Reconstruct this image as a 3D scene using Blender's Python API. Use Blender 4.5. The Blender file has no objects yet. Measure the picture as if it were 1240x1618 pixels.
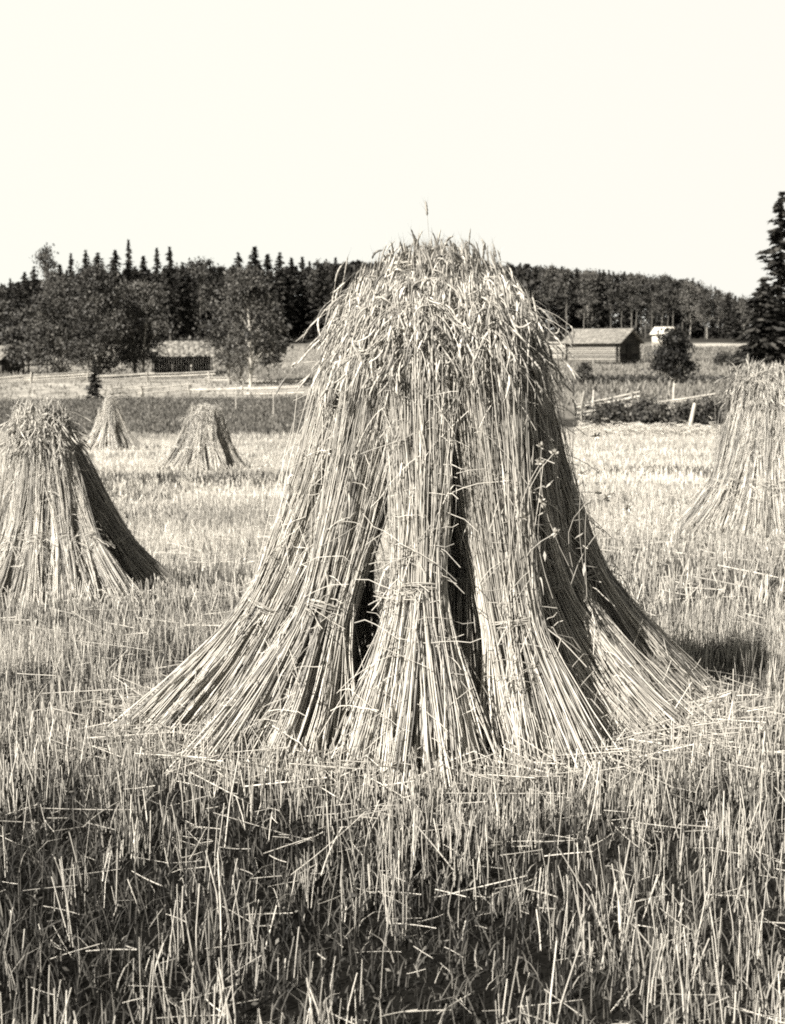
import bpy, math
import numpy as np
from mathutils import Vector

S = bpy.context.scene
C = S.collection
rng = np.random.default_rng(7)

# ------------------------------------------------------------------ camera
FPX, W0, H0, ROW_H = 2400.0, 1240.0, 1618.0, 560.0
CAM_Z = 1.5
PITCH = math.atan((H0 / 2 - ROW_H) / FPX)
cam_d = bpy.data.cameras.new('camera')
cam = bpy.data.objects.new('camera', cam_d)
C.objects.link(cam)
cam.location = (0, 0, CAM_Z)
cam.rotation_euler = (math.pi / 2 - PITCH, 0, 0)
cam_d.sensor_fit = 'VERTICAL'
cam_d.sensor_height = 36.0
cam_d.lens = FPX / H0 * 36.0
cam_d.clip_start = 0.1
cam_d.clip_end = 6000
cam_d.dof.use_dof = True
cam_d.dof.focus_distance = 5.7
cam_d.dof.aperture_fstop = 7.0
S.camera = cam

# ------------------------------------------------------------------ light
SUN_EL = math.radians(40)
to_sun = Vector((-0.68 * math.cos(SUN_EL), -0.733 * math.cos(SUN_EL), math.sin(SUN_EL)))
sun_d = bpy.data.lights.new('sun', 'SUN')
sun_d.energy = 5.0
sun_d.angle = math.radians(0.5)
sun_d.color = (1.0, 0.955, 0.885)
sun = bpy.data.objects.new('sun', sun_d)
C.objects.link(sun)
sun.rotation_euler = (-to_sun).to_track_quat('-Z', 'Y').to_euler()
sun.location = (-20, -15, 30)

wd = bpy.data.worlds.new('World')
S.world = wd
wd.use_nodes = True
nt = wd.node_tree
bg = nt.nodes['Background']
sky = nt.nodes.new('ShaderNodeTexSky')
sky.sky_type = 'NISHITA'
sky.sun_disc = False
sky.sun_elevation = SUN_EL
sky.sun_rotation = math.atan2(to_sun.x, to_sun.y)
bw = nt.nodes.new('ShaderNodeRGBToBW')                       # black and white film: the sky has no colour
tcw = nt.nodes.new('ShaderNodeTexCoord')
sep = nt.nodes.new('ShaderNodeSeparateXYZ')
hz = nt.nodes.new('ShaderNodeMapRange')                      # bright summer haze low in the sky
hz.inputs['From Min'].default_value = 0.24; hz.inputs['From Max'].default_value = 0.42
hz.inputs['To Min'].default_value = 6.8; hz.inputs['To Max'].default_value = 0.0
add = nt.nodes.new('ShaderNodeMath'); add.operation = 'ADD'
cap = nt.nodes.new('ShaderNodeMath'); cap.operation = 'MINIMUM'; cap.inputs[1].default_value = 6.8
mul = nt.nodes.new('ShaderNodeVectorMath'); mul.operation = 'SCALE'
mul.inputs[0].default_value = (1.0, 0.988, 0.90)
warm = nt.nodes.new('ShaderNodeMapRange')
warm.inputs['From Min'].default_value = -0.1; warm.inputs['From Max'].default_value = 0.35
mixc = nt.nodes.new('ShaderNodeMix'); mixc.data_type = 'RGBA'
mixc.inputs['A'].default_value = (1.0, 0.992, 0.90, 1); mixc.inputs['B'].default_value = (1.0, 0.972, 0.895, 1)
nt.links.new(sep.outputs['X'], warm.inputs['Value']); nt.links.new(warm.outputs[0], mixc.inputs['Factor'])
nt.links.new(mixc.outputs['Result'], mul.inputs[0])
nt.links.new(sky.outputs[0], bw.inputs[0])
nt.links.new(tcw.outputs['Generated'], sep.inputs[0]); nt.links.new(sep.outputs['Z'], hz.inputs['Value'])
nt.links.new(bw.outputs[0], add.inputs[0]); nt.links.new(hz.outputs[0], add.inputs[1])
nt.links.new(add.outputs[0], cap.inputs[0])
nt.links.new(cap.outputs[0], mul.inputs['Scale'])
nt.links.new(mul.outputs[0], bg.inputs[0])
bg.inputs[1].default_value = 0.05

S.view_settings.view_transform = 'Standard'
S.view_settings.look = 'None'
S.view_settings.exposure = 1.56
S.view_settings.gamma = 1.0
S.cycles.use_denoising = False
S.cycles.max_bounces = 5
S.cycles.diffuse_bounces = 2
S.cycles.filter_width = 1.9

# ------------------------------------------------------------------ helpers
def hash2(i, j, s=0):
    n = (i.astype(np.int64) * 374761393 + j.astype(np.int64) * 668265263 + s * 69069) & 0x7fffffff
    n = ((n ^ (n >> 13)) * 1274126177) & 0x7fffffff
    return ((n ^ (n >> 16)) & 0xffff) / 65535.0

def vnoise(x, y, s=0):
    x = np.asarray(x, float); y = np.asarray(y, float)
    i = np.floor(x); j = np.floor(y)
    fx = x - i; fy = y - j
    fx = fx * fx * (3 - 2 * fx); fy = fy * fy * (3 - 2 * fy)
    a = hash2(i, j, s); b = hash2(i + 1, j, s); c = hash2(i, j + 1, s); d = hash2(i + 1, j + 1, s)
    return (a * (1 - fx) + b * fx) * (1 - fy) + (c * (1 - fx) + d * fx) * fy

def fbm(x, y, s=0):
    return 0.5 * vnoise(x, y, s) + 0.3 * vnoise(x * 2.1, y * 2.1, s + 1) + 0.2 * vnoise(x * 4.3, y * 4.3, s + 2)

def sstep(a, b, v):
    t = np.clip((np.asarray(v, float) - a) / (b - a), 0, 1)
    return t * t * (3 - 2 * t)

DL = [-80, 0, 6, 13, 25, 40, 50, 60, 75, 100, 120, 150, 200, 250, 350, 600, 1500, 4000]
ZL = [0, 0, 0, -.50, -.95, -1.5, -1.6, -1.62, -1.6, -1.5, -.75, .2, 2.4, 3.6, 5.2, 10, 26, 40]
ZR = [0, 0, 0, -.22, -.75, -1.25, -1.45, -1.55, -1.0, -.85, -.6, .75, 2.6, 3.7, 5.0, 9.5, 25, 40]
def height(x, y):
    x = np.asarray(x, float); y = np.asarray(y, float)
    u = x / np.maximum(np.abs(y), 4.0)
    w = sstep(-0.08, 0.13, u)
    z = np.interp(y, DL, ZL) * (1 - w) + np.interp(y, DL, ZR) * w
    amp = 0.05 * sstep(8, 12, np.hypot(x - 0.15, y - 1.0)) + 0.02
    z = z + amp * (fbm(x * 0.55, y * 0.55, 3) - 0.5) * 1.6
    z = z + sstep(60, 120, y) * (fbm(x * 0.04, y * 0.04, 9) - 0.5) * 0.8
    return z

def X(px, d):
    return (px - W0 / 2) / FPX * d
def at(px, d, dz=0.0):
    x = X(px, d)
    return np.array([x, d, float(height(x, d)) + dz])
def span(px, d):
    return px / FPX * d

def unit(v):
    return v / (np.linalg.norm(v, axis=-1, keepdims=True) + 1e-9)

class Geo:
    def __init__(s):
        s.v = []; s.q = []; s.t = []; s.tone = []; s.n = 0
    def add(s, v, q=None, t=None, tone=0.5):
        v = np.asarray(v, np.float32).reshape(-1, 3)
        if q is not None and len(q): s.q.append(np.asarray(q, np.int64).reshape(-1, 4) + s.n)
        if t is not None and len(t): s.t.append(np.asarray(t, np.int64).reshape(-1, 3) + s.n)
        s.v.append(v); s.n += len(v)
        tone = np.broadcast_to(np.asarray(tone, np.float32), (len(v),)) if np.ndim(tone) < 2 else np.asarray(tone).reshape(-1)
        s.tone.append(tone.astype(np.float32))
    def tubes(s, P, R, K=3, tone=0.5, caps=False):
        P = np.asarray(P, float); N, M = P.shape[:2]
        R = np.broadcast_to(np.asarray(R, float), (N, M))
        T = np.gradient(P, axis=1)
        T /= np.linalg.norm(T, axis=2, keepdims=True) + 1e-9
        ref = rng.normal(size=(N, 1, 3))
        a = np.cross(T, ref); a /= np.linalg.norm(a, axis=2, keepdims=True) + 1e-9
        b = np.cross(T, a)
        th = np.arange(K) * 2 * math.pi / K
        V = P[:, :, None] + R[:, :, None, None] * (np.cos(th)[None, None, :, None] * a[:, :, None] + np.sin(th)[None, None, :, None] * b[:, :, None])
        base = (np.arange(N) * M * K)[:, None, None]
        r = np.arange(M - 1)[None, :, None] * K
        k = np.arange(K)[None, None, :]; k2 = (k + 1) % K
        Q = np.stack([base + r + k, base + r + k2, base + r + K + k2, base + r + K + k], -1).reshape(-1, 4)
        tone = np.asarray(tone, float)
        tn = np.repeat(tone.reshape(-1), K) if tone.ndim == 2 else np.repeat(np.broadcast_to(tone, (N,)), M * K)
        s.add(V, Q, None, tn)
        if caps and K == 4:
            i0 = np.arange(N) * M * K
            s.q.append(np.stack([i0, i0 + 3, i0 + 2, i0 + 1], -1) + s.n - N * M * K)
            i1 = i0 + (M - 1) * K
            s.q.append(np.stack([i1, i1 + 1, i1 + 2, i1 + 3], -1) + s.n - N * M * K)
    def ribbons(s, P, Wd, side, tone=0.5):
        """flat blades along paths P (N,M,3), half widths Wd (N,M), side vectors (N,3)"""
        P = np.asarray(P, float); N, M = P.shape[:2]
        o = side[:, None] * np.broadcast_to(Wd, (N, M))[:, :, None]
        V = np.stack([P - o, P + o], 2)
        base = (np.arange(N) * M * 2)[:, None]; r = np.arange(M - 1)[None] * 2
        Q = np.stack([base + r, base + r + 1, base + r + 3, base + r + 2], -1).reshape(-1, 4)
        s.add(V, Q, None, np.repeat(np.broadcast_to(np.asarray(tone, float), (N,)), M * 2))
    def quads(s, c, u, v, tone=0.5):
        """parallelogram leaves: centres c, half axes u and v"""
        V = np.stack([c - u, c - 0.15 * u + v, c + u, c - 0.15 * u - v], 1)
        N = len(c)
        s.add(V, np.arange(N * 4).reshape(N, 4), None, np.repeat(np.broadcast_to(np.asarray(tone, float), (N,)), 4))
    def box(s, lo, hi, M=None, tone=0.5):
        lo = np.asarray(lo, float); hi = np.asarray(hi, float)
        V = np.array([[(lo, hi)[i][0], (lo, hi)[j][1], (lo, hi)[k][2]] for i in (0, 1) for j in (0, 1) for k in (0, 1)])
        if M is not None: V = V @ np.asarray(M).T
        s.add(V, [[0, 1, 3, 2], [4, 6, 7, 5], [0, 4, 5, 1], [2, 3, 7, 6], [0, 2, 6, 4], [1, 5, 7, 3]], None, tone)
    def build(s, name, mat, parent=None, smooth=False, offset=None):
        V = np.concatenate(s.v)
        if offset is not None: V = V - np.asarray(offset, np.float32)
        q = np.concatenate(s.q) if s.q else np.zeros((0, 4), np.int64)
        t = np.concatenate(s.t) if s.t else np.zeros((0, 3), np.int64)
        me = bpy.data.meshes.new(name)
        me.vertices.add(len(V)); me.vertices.foreach_set('co', V.astype(np.float32).ravel())
        li = np.concatenate([q.ravel(), t.ravel()]).astype(np.int32)
        me.loops.add(len(li)); me.loops.foreach_set('vertex_index', li)
        st = np.concatenate([np.arange(len(q)) * 4, len(q) * 4 + np.arange(len(t)) * 3]).astype(np.int32)
        me.polygons.add(len(st)); me.polygons.foreach_set('loop_start', st)
        if smooth: me.polygons.foreach_set('use_smooth', np.ones(len(st), bool))
        a = me.attributes.new('tone', 'FLOAT', 'POINT')
        a.data.foreach_set('value', np.concatenate(s.tone))
        me.update(calc_edges=True)
        me.materials.append(mat)
        o = bpy.data.objects.new(name, me)
        C.objects.link(o)
        if parent is not None: o.parent = parent
        return o

def tag(o, label=None, cat=None, group=None, kind=None):
    if label: o['label'] = label
    if cat: o['category'] = cat
    if group: o['group'] = group
    if kind: o['kind'] = kind
    return o
def empty(name, loc, label=None, cat=None, group=None, rz=0.0):
    o = bpy.data.objects.new(name, None)
    o.empty_display_size = 0.2
    C.objects.link(o)
    o.location = tuple(float(v) for v in loc); o.rotation_euler = (0, 0, rz)
    return tag(o, label, cat, group)
def copy_tree(root, loc, rz, scale, label=None, group=None):
    r = root.copy(); C.objects.link(r)
    r.location = tuple(float(v) for v in loc); r.rotation_euler = (0, 0, rz); r.scale = scale
    if label: r['label'] = label
    if group: r['group'] = group
    for ch in KIDS[root.name]:
        c = ch.copy(); C.objects.link(c); c.parent = r
    return r
KIDS = {}

# ------------------------------------------------------------------ materials (sepia print: every colour is a warm grey)
TINT = (0.66, 0.624, 0.555)
def mat_tone(name, lo, hi, rough=0.6, spec=0.3, noise=None, tint=TINT, bump=None):
    """base colour runs lo..hi with the mesh's own 'tone' value, plus an optional noise"""
    m = bpy.data.materials.new(name); m.use_nodes = True
    n = m.node_tree.nodes; l = m.node_tree.links
    b = n['Principled BSDF']
    b.inputs['Roughness'].default_value = rough
    b.inputs['Specular IOR Level'].default_value = spec
    at_ = n.new('ShaderNodeAttribute'); at_.attribute_name = 'tone'
    mr = n.new('ShaderNodeMapRange')
    mr.inputs['To Min'].default_value = lo; mr.inputs['To Max'].default_value = hi
    l.new(at_.outputs['Fac'], mr.inputs['Value'])
    val = mr.outputs[0]
    tc = n.new('ShaderNodeTexCoord')
    if noise:
        sc, amt, stretch = noise
        mp = n.new('ShaderNodeMapping'); mp.inputs['Scale'].default_value = stretch
        nz = n.new('ShaderNodeTexNoise'); nz.inputs['Scale'].default_value = sc; nz.inputs['Detail'].default_value = 5
        l.new(tc.outputs['Object'], mp.inputs[0]); l.new(mp.outputs[0], nz.inputs[0])
        m2 = n.new('ShaderNodeMapRange'); m2.inputs['From Min'].default_value = 0.3; m2.inputs['From Max'].default_value = 0.7
        m2.inputs['To Min'].default_value = 1 - amt; m2.inputs['To Max'].default_value = 1 + amt
        l.new(nz.outputs['Fac'], m2.inputs['Value'])
        mu = n.new('ShaderNodeMath'); mu.operation = 'MULTIPLY'
        l.new(val, mu.inputs[0]); l.new(m2.outputs[0], mu.inputs[1]); val = mu.outputs[0]
    if bump:
        nb = n.new('ShaderNodeTexNoise'); nb.inputs['Scale'].default_value = bump[0]; nb.inputs['Detail'].default_value = 6
        l.new(tc.outputs['Object'], nb.inputs[0])
        bp = n.new('ShaderNodeBump'); bp.inputs['Strength'].default_value = 0.8; bp.inputs['Distance'].default_value = bump[1]
        l.new(nb.outputs['Fac'], bp.inputs['Height']); l.new(bp.outputs[0], b.inputs['Normal'])
    sc_ = n.new('ShaderNodeVectorMath'); sc_.operation = 'SCALE'; sc_.inputs[0].default_value = tint
    l.new(val, sc_.inputs['Scale']); l.new(sc_.outputs[0], b.inputs['Base Color'])
    return m

M_STRAW = mat_tone('straw', 0.15, 0.80, 0.5, 0.35, (9, 0.22, (1, 1, .35)))
M_EAR = mat_tone('grain_ear', 0.12, 0.70, 0.6, 0.25, (40, 0.25, (1, 1, 1)))
M_BAND = mat_tone('straw_band', 0.30, 0.70, 0.5, 0.3)
M_STUB = mat_tone('stubble_straw', 0.16, 0.78, 0.55, 0.3, (14, 0.25, (1, 1, 1)))
M_GRASS = mat_tone('field_grass', 0.015, 0.33, 0.7, 0.15)
M_GROUND = mat_tone('soil', 0.0, 1.0, 1.0, 0.0, (1.3, 0.45, (1, 1, 1)), bump=(9, 0.05))
M_LEAF = mat_tone('foliage', 0.015, 0.15, 0.6, 0.2)
M_NEEDLE = mat_tone('needles', 0.012, 0.078, 0.6, 0.15)
M_BARK = mat_tone('bark', 0.06, 0.55, 0.85, 0.1, (6, 0.5, (1, 1, .3)))
M_LOG = mat_tone('weathered_log', 0.03, 0.38, 0.85, 0.1, (3, 0.3, (1, 1, 6)))
M_ROOF = mat_tone('shingle_roof', 0.08, 0.32, 0.85, 0.1, (5, 0.35, (1, 1, 1)))
M_PALEWALL = mat_tone('pale_wall', 0.3, 0.85, 0.8, 0.1)
M_DARK = mat_tone('dark_timber', 0.02, 0.12, 0.9, 0.05)
M_RAIL = mat_tone('fence_wood', 0.14, 0.62, 0.85, 0.1, (2, 0.3, (1, 1, 1)))
M_FLOWER = mat_tone('petal', 0.32, 0.62, 0.7, 0.1)
M_STONE = mat_tone('stone', 0.18, 0.42, 0.9, 0.1, (3, 0.3, (1, 1, 1)))

# ------------------------------------------------------------------ ground
def field_edge(x, y):
    return 60 + 1.5 * np.sin(x * 0.23) + 2 * (fbm(x * 0.2, y * 0.1, 21) - 0.5)
def zone(x, y):
    u = x / np.maximum(y, 5.0)
    nz = fbm(x * 0.9, y * 0.9, 5)
    n2 = fbm(x * 0.12, y * 0.35, 6)
    g = 0.006 + 0.014 * nz                                   # soil under the stubble, colour lowered for the shade between stems
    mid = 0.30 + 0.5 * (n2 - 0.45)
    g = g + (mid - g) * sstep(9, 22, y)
    # dark grassy strips across the stubble
    s1 = np.exp(-((y - 33.5 - 0.25 * x) / 1.1) ** 2) * sstep(0.02, -0.06, u)
    s2 = np.exp(-((y - 20.5 + 0.2 * x) / 0.9) ** 2) * 0.7
    s3 = np.exp(-((y - 27 - 0.1 * x) / 0.8) ** 2) * sstep(0.1, 0.16, u) * 0.6
    g = g * (1 - 0.6 * np.clip(s1 + s2 * (nz > 0.4) + s3, 0, 1))
    left = sstep(0.03, -0.03, u)
    e = sstep(-1.5, 1.5, y - field_edge(x, y))
    gl = np.where(y < 101 + 2 * n2, 0.08 + 0.07 * nz, 0.32 + 0.4 * (nz - 0.45))
    gl = np.where(y > 119 + 4 * n2, 0.13 + 0.1 * nz, gl)
    gl = np.where((y > 150) & (y < 215), 0.22 + 0.15 * nz, gl)
    gr = np.where(y < 67, 0.06, 0.17 + 0.14 * (n2 - 0.3))
    gr = np.where((y > 109) & (y < 116), 0.05, gr)
    gr = np.where(y > 119, 0.20 + 0.14 * (n2 - 0.3), gr)
    gr = np.where(y > 185, 0.13 + 0.08 * nz, gr)
    gr = np.where((y > 203) & (y < 225), 0.5, gr)
    g2 = gl * left + gr * (1 - left)
    g = g * (1 - e) + g2 * e
    g = np.where(y > 232, 0.035 + 0.03 * nz, g)
    return np.clip(g, 0.005, 0.7)

def axis(lo, hi, d0, grow):
    out = [0.0]; d = d0
    while out[-1] < hi:
        out.append(out[-1] + d); d = min(d * grow, 80)
    neg = [0.0]; d = d0
    while neg[-1] < -lo:
        neg.append(neg[-1] + d); d = min(d * grow, 80)
    return np.array(sorted([-v for v in neg[1:]] + out))
gx = axis(-2600, 2600, 0.12, 1.028)
gy = axis(-60, 4000, 0.16, 1.014)
GX, GY = np.meshgrid(gx, gy)
GZ = height(GX, GY)
g = Geo()
ny, nx = GX.shape
idx = np.arange(ny * nx).reshape(ny, nx)
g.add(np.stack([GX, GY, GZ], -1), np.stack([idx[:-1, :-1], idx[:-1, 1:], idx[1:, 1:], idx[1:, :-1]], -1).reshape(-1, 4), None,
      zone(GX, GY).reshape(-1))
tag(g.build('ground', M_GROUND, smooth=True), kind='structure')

# ------------------------------------------------------------------ stubble and grass
SHOCK_C = np.array([0.15, 6.0])
def scatter(n, y0, y1, margin=1.3, k=0.30):
    """points between depths y0..y1 across a wedge a little wider than the view"""
    yy = np.sqrt(rng.uniform(0, 1, n) * (y1 ** 2 - y0 ** 2) + y0 ** 2)
    xx = rng.uniform(-1, 1, n) * (k * yy + margin)
    return xx, yy
def stems(geo, x, y, h, r, lean, tone, seg=3, K=3):
    n = len(x)
    z = height(x, y)
    a = rng.uniform(0, 2 * math.pi, n)
    l = np.abs(rng.normal(0, lean, n)) * h
    t = np.linspace(0, 1, seg)[None]
    bend = rng.normal(0, 0.10, n)[:, None] * h[:, None] * t ** 2
    P = np.stack([x[:, None] + np.cos(a)[:, None] * l[:, None] * t + bend * np.sin(a)[:, None],
                  y[:, None] + np.sin(a)[:, None] * l[:, None] * t - bend * np.cos(a)[:, None],
                  z[:, None] - 0.02 + h[:, None] * t * np.sqrt(np.maximum(0.15, 1 - (l / h) ** 2))[:, None]], -1)
    geo.tubes(P, r[:, None] * np.array([1.15, 1.0, 0.9])[None, :seg], K, tone)
def blades(geo, x, y, h, w, tone, curl=0.5):
    n = len(x); z = height(x, y)
    a = rng.uniform(0, 2 * math.pi, n)
    t = np.linspace(0, 1, 4)[None]
    out = (np.abs(rng.normal(0.3, curl, n)) * h)[:, None] * t ** 1.7
    P = np.stack([x[:, None] + np.cos(a)[:, None] * out, y[:, None] + np.sin(a)[:, None] * out,
                  z[:, None] - 0.01 + h[:, None] * (t - 0.35 * np.minimum(1.5, out / h[:, None]) * t ** 2)], -1)
    b = rng.uniform(0, 2 * math.pi, n)
    side = np.stack([np.cos(b), np.sin(b), 0 * b], -1)
    geo.ribbons(P, w[:, None] * np.array([0.8, 1.0, 0.75, 0.1])[None], side, tone)

def density(x, y):
    d = sstep(0.36, 0.56, fbm(x * 1.5 + 3, y * 0.9, 31))
    d = 0.20 + 0.80 * d
    # trampled spots where hardly any stubble stands
    for bx, by, br in ((-.95, 4.05, .5), (-.95, 3.45, .4), (.55, 4.35, .32), (-.35, 4.45, .25), (-.62, 4.75, .4), (-.5, 3.9, .3)):
        d = d * (1 - .85 * np.exp(-(((x - bx) / br) ** 2 + ((y - by) / (br * .9)) ** 2) ** 1.5))
    return d * np.where(y < 9, 0.80 + 0.20 * sstep(3.8, 5.2, y), 1.0)
st = Geo()
# near: clumps of cut tillers
cx, cy = scatter(7200, 2.6, 9.5, 1.4)
keep = rng.uniform(0, 1, len(cx)) < density(cx, cy)
rr = np.hypot(cx - SHOCK_C[0], cy - SHOCK_C[1])
keep &= rr > 0.75
cx, cy = cx[keep], cy[keep]
m = rng.integers(2, 9, len(cx))
x = np.repeat(cx, m) + rng.normal(0, 0.03, m.sum()); y = np.repeat(cy, m) + rng.normal(0, 0.03, m.sum())
hb = np.repeat(rng.uniform(0.09, 0.21, len(cx)) * (1 - .45 * np.exp(-((np.hypot(cx - SHOCK_C[0], cy - SHOCK_C[1]) - 1.1) / .35) ** 2)), m)
h = hb * rng.uniform(0.4, 1.3, len(x))
stems(st, x, y, h, rng.uniform(0.0010, 0.0023, len(x)), 0.13, np.clip(rng.normal(0.58, 0.30, len(x)), -.1, 1))
# thick standing stubble round the feet of the near shock
na = 700; aa = rng.uniform(0, 2 * math.pi, na); ra = rng.normal(1.18, .2, na)
x = SHOCK_C[0] + ra * np.cos(aa); y = SHOCK_C[1] - .1 + ra * np.sin(aa) * .78
x = np.repeat(x, 4) + rng.normal(0, .03, 4 * na); y = np.repeat(y, 4) + rng.normal(0, .03, 4 * na)
stems(st, x, y, rng.uniform(.04, .18, len(x)), rng.uniform(.0011, .0025, len(x)), .16, np.clip(rng.normal(.62, .28, len(x)), 0, 1))
# a few broken, leaning stems
x, y = scatter(550, 2.6, 8.5); kk = rng.uniform(0, 1, len(x)) < density(x, y) + 0.1; x, y = x[kk], y[kk]
stems(st, x, y, rng.uniform(0.12, 0.34, len(x)), rng.uniform(0.0012, 0.0026, len(x)), 0.75, np.clip(rng.normal(0.75, 0.2, len(x)), 0, 1))
# middle distance and far part of the field
x, y = scatter(42000, 9, 24, 2.0, 0.31)
kk = rng.uniform(0, 1, len(x)) < 0.35 + 0.65 * density(x * 0.5, y * 0.5); x, y = x[kk], y[kk]
stems(st, x, y, rng.uniform(0.09, 0.24, len(x)), rng.uniform(0.0025, 0.0055, len(x)), 0.25, np.clip(rng.normal(0.62, 0.25, len(x)) + 1.3 * (fbm(x * .22, y * .35, 51) - .48), 0, 1.15))
x, y = scatter(42000, 23, 61, 3.0, 0.32)
kk = (y < field_edge(x, y)) & (rng.uniform(0, 1, len(x)) < 0.4 + 0.6 * density(x * 0.3, y * 0.2)); x, y = x[kk], y[kk]
stems(st, x, y, rng.uniform(0.10, 0.22, len(x)), rng.uniform(0.006, 0.012, len(x)), 0.3, np.clip(rng.normal(0.66, 0.22, len(x)) + 1.5 * (fbm(x * .10, y * .25, 52) - .48), 0, 1.2))
tag(st.build('stubble', M_STUB, smooth=True), 'pale cut grain stubble standing all over the field', 'stubble', kind='stuff')

# straw lying on the ground
ls = Geo()
def lying(n, y0, y1, L, r, zmax, k=0.3):
    x, y = scatter(n, y0, y1, 1.4, k)
    a = rng.uniform(0, 2 * math.pi, n); l = rng.uniform(*L, n)
    t = np.linspace(-0.5, 0.5, 5)[None]
    cv = rng.normal(0, 0.03, n)[:, None] * l[:, None] * (t * t - 0.08) * 4
    px_ = x[:, None] + np.cos(a)[:, None] * l[:, None] * t - np.sin(a)[:, None] * cv
    py_ = y[:, None] + np.sin(a)[:, None] * l[:, None] * t + np.cos(a)[:, None] * cv
    z = height(px_, py_) + rng.uniform(0.01, zmax, n)[:, None] + rng.normal(0, 0.12, n)[:, None] * l[:, None] * t
    z = np.maximum(z, height(px_, py_) + 0.003)
    ls.tubes(np.stack([px_, py_, z], -1), rng.uniform(*r, n)[:, None], 3, np.clip(rng.normal(0.7, 0.22, n), 0, 1))
lying(70, 2.6, 9, (0.12, 0.55), (0.0012, 0.0024), 0.13)
lying(3500, 2.6, 9, (0.03, 0.16), (0.0008, 0.0018), 0.05)
lying(2200, 9, 24, (0.2, 0.6), (0.002, 0.005), 0.10)
# litter shed round the feet of the near shock
n = 900
a = rng.uniform(0, 2 * math.pi, n); rr = rng.normal(1.12, 0.17, n)
x = SHOCK_C[0] + rr * np.cos(a) * 1.02; y = SHOCK_C[1] + rr * np.sin(a) * 0.72
b = a + rng.normal(0, 0.9, n); l = rng.uniform(0.08, 0.42, n); t = np.linspace(-0.5, 0.5, 4)[None]
zz = np.maximum(0.004, rng.uniform(0.005, 0.10, n)[:, None] + rng.normal(0, 0.25, n)[:, None] * l[:, None] * t)
P = np.stack([x[:, None] + np.cos(b)[:, None] * l[:, None] * t, y[:, None] + np.sin(b)[:, None] * l[:, None] * t, zz], -1)
ls.tubes(P, rng.uniform(0.0014, 0.0028, n)[:, None], 3, np.clip(rng.normal(0.7, 0.2, n), 0, 1))
tag(ls.build('fallen_straw', M_STUB, smooth=True), 'loose fallen straws scattered between the stubble stems', 'straw', kind='stuff')

gr_ = Geo()
x, y = scatter(190000, 2.6, 11, 1.4)
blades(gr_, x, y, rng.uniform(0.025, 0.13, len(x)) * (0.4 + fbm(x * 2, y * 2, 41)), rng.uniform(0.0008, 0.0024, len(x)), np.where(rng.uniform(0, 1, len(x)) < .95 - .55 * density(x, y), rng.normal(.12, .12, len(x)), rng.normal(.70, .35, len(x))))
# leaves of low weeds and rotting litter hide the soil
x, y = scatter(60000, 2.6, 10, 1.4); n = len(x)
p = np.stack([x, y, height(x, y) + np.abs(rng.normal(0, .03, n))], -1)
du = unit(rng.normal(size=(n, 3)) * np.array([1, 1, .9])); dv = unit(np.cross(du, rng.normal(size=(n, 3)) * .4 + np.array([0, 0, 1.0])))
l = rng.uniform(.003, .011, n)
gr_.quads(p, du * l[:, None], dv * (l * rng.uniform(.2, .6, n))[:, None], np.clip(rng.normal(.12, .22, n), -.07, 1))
# dark grassy strips crossing the field
x = rng.uniform(-24, 2, 5200); y = 33.5 + 0.25 * x + rng.normal(0, 1.0, len(x))
blades(gr_, x, y, rng.uniform(0.1, 0.34, len(x)), rng.uniform(0.006, 0.016, len(x)), np.clip(rng.normal(0.30, 0.2, len(x)), 0, 1))
x = rng.uniform(-9, 9, 3600); y = 20.5 - 0.2 * x + rng.normal(0, 0.8, len(x)); kk = fbm(x * .5, y * .5, 12) > 0.42; x, y = x[kk], y[kk]
blades(gr_, x, y, rng.uniform(0.08, 0.25, len(x)), rng.uniform(0.004, 0.01, len(x)), np.clip(rng.normal(0.35, 0.2, len(x)), 0, 1))
# grass coming up in patches in the middle of the field
x, y = scatter(26000, 8, 34, 1.5); kk = fbm(x * .45, y * .22, 17) > .53; x, y = x[kk], y[kk]
blades(gr_, x, y, rng.uniform(0.08, 0.24, len(x)), 0.00035 * y * rng.uniform(.5, 1.2, len(x)), np.clip(rng.normal(0.35, 0.25, len(x)), 0, 1))
# the dark crop field beyond the stubble, left
x, y = scatter(60000, 59, 103, 2, 0.32); kk = (y > field_edge(x, y)) & (x / y < 0.0 + 0.04 * fbm(x, y, 2)); x, y = x[kk], y[kk]
blades(gr_, x, y, rng.uniform(0.05, 0.22, len(x)), rng.uniform(0.012, 0.035, len(x)), np.clip(rng.normal(0.34, 0.2, len(x)), 0, 1))
# rough pasture, right, and hay meadow behind it
x, y = scatter(60000, 66, 200, 2, 0.32); kk = (x / y > -0.02) & ((y < 110) | (y > 116) | (rng.uniform(0, 1, len(x)) < .3)); x, y = x[kk], y[kk]
blades(gr_, x, y, rng.uniform(0.15, 0.55, len(x)), rng.uniform(0.02, 0.05, len(x)), np.clip(rng.normal(0.5, 0.3, len(x)), 0, 1.2))
x, y = scatter(30000, 101, 200, 2, 0.32); kk = (x / y < 0.0); x, y = x[kk], y[kk]
blades(gr_, x, y, rng.uniform(0.12, 0.45, len(x)), rng.uniform(0.02, 0.05, len(x)), np.clip(rng.normal(0.7, 0.3, len(x)), 0, 1.3))
tag(gr_.build('meadow_grass', M_GRASS), 'short dark grass and meadow growth covering the fields', 'grass', kind='stuff')

# ------------------------------------------------------------------ sheaves

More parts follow.
